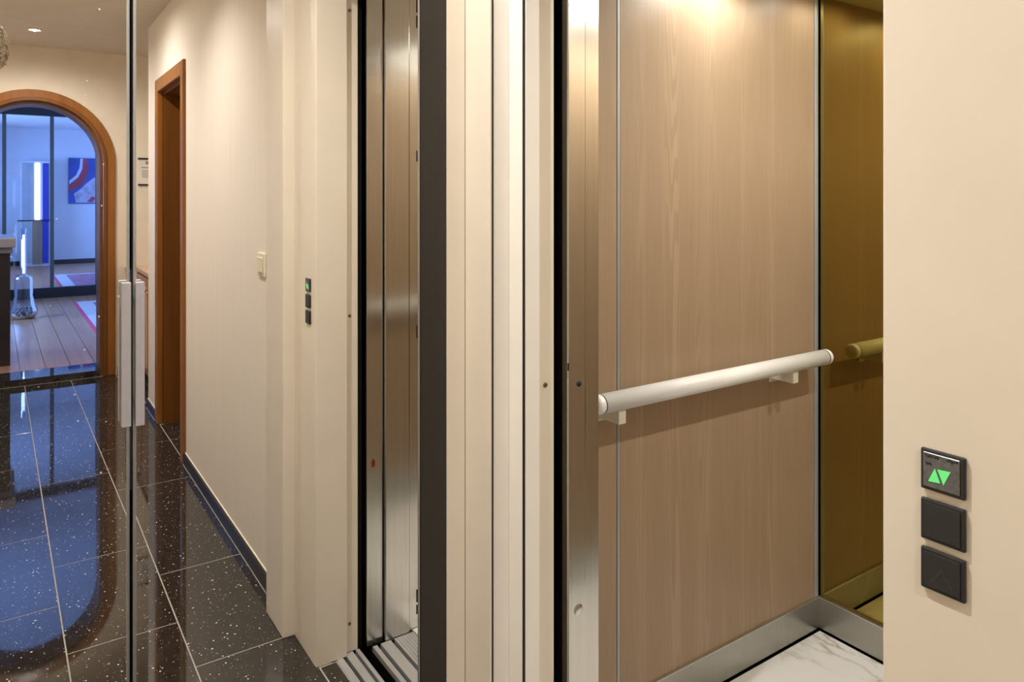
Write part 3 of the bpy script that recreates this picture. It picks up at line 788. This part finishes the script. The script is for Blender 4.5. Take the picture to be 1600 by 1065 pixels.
tilt(bd); bd.add(place(vs), fs, True); bd.build('body', M['skin'], ps, fix=False)
for s in (-1, 1):
    ey = tilt(MB().ball((PX + s * .031, PY + HY + .083, HZ + .004), .013, 12, 8)).build('eye', M['eye'], ps, fix=False)
    tilt(MB().ball((PX + s * .031, PY + HY + .093, HZ + .004), .0062, 10, 6)).build('iris', M['iris'], ey, fix=False)
tilt(MB().ball((PX, PY + HY + .088, HZ - .070), (.024, .009, .007), 12, 6)).build('mouth', M['p_red'], ps, fix=False)
def loft(mb, rings, n=20):
    """closed skin through horizontal ellipses (x, y, z, half width, half depth)"""
    vs = [(PX + x + rx * math.cos(2 * PI * k / n), PY + y + ry * math.sin(2 * PI * k / n), z) for x, y, z, rx, ry in rings for k in range(n)]
    fs = [(i * n + k, i * n + (k + 1) % n, (i + 1) * n + (k + 1) % n, (i + 1) * n + k) for i in range(len(rings) - 1) for k in range(n)]
    fs += [tuple(range(n)), tuple(range(len(vs) - n, len(vs)))]
    return mb.add(vs, fs, True)
sh = loft(MB(), [(0, -.02, .94, .172, .122), (0, -.025, 1.06, .165, .118), (0, -.03, 1.18, .162, .116), (0, -.03, 1.34, .182, .124), (0, -.035, 1.46, .192, .116), (0, -.035, 1.54, .165, .095), (0, -.02, 1.59, .105, .078), (0, -.01, 1.615, .066, .062)])
for s in (-1, 1):
    sh.tube(place([(s * .155, -.035, 1.545), (s * .20, -.05, 1.50), (s * .225, -.065, 1.38), (s * .237, -.08, 1.24), (s * .237, -.078, 1.10), (s * .235, -.075, .985)]), [.055, .066, .060, .052, .046, .041], 14)
sh.build('shirt', M['shirt'], ps)
tr = loft(MB(), [(0, -.02, 1.02, .160, .112), (0, -.02, .92, .172, .118), (0, -.02, .82, .165, .112), (0, -.02, .78, .13, .09)])
for s in (-1, 1):
    tr.tube(place([(s * .088, -.02, .90), (s * .095, -.015, .75), (s * .102, -.005, .53), (s * .108, -.015, .30), (s * .112, -.03, .075)]), [.085, .088, .070, .062, .058], 16)
tr.build('trousers', M['trousers'], ps)
for s in (-1, 1):
    MB().ball((PX + s * .115, PY - .015, .045), (.047, .120, .045), 14, 8).build('shoe', M['shoe'], ps, fix=False)
# curly hair: many short curling locks over the crown
hm = MB(); hm.ball((PX + HX, PY + HY - .014, HZ + .032), (.084, .098, .106), 20, 14)
for q in range(520):
    a = random.uniform(0, 2 * PI); t = random.uniform(0, 1.75)
    if math.sin(a) > .45 and t > 1.5: continue
    n_ = Vector((math.sin(t) * math.cos(a), math.sin(t) * math.sin(a), math.cos(t)))
    c = Vector((PX + HX, PY + HY - .014, HZ + .032)) + Vector((n_.x * .085, n_.y * .098, n_.z * .106))
    u = n_.orthogonal().normalized(); v_ = n_.cross(u); ph = random.random() * 6; rr = random.uniform(.009, .017)
    pts = [c + n_ * (.003 * j) + (u * math.cos(ph + j * 1.15) + v_ * math.sin(ph + j * 1.15)) * rr + Vector((0, 0, -.003 * j)) for j in range(7)]
    hm.tube(pts, [.0032, .0034, .0032, .003, .0026, .002, .001], 4)
tilt(hm); hair = hm.build('hair', M['hair'], ps, fix=False); hair['kind'] = 'stuff'
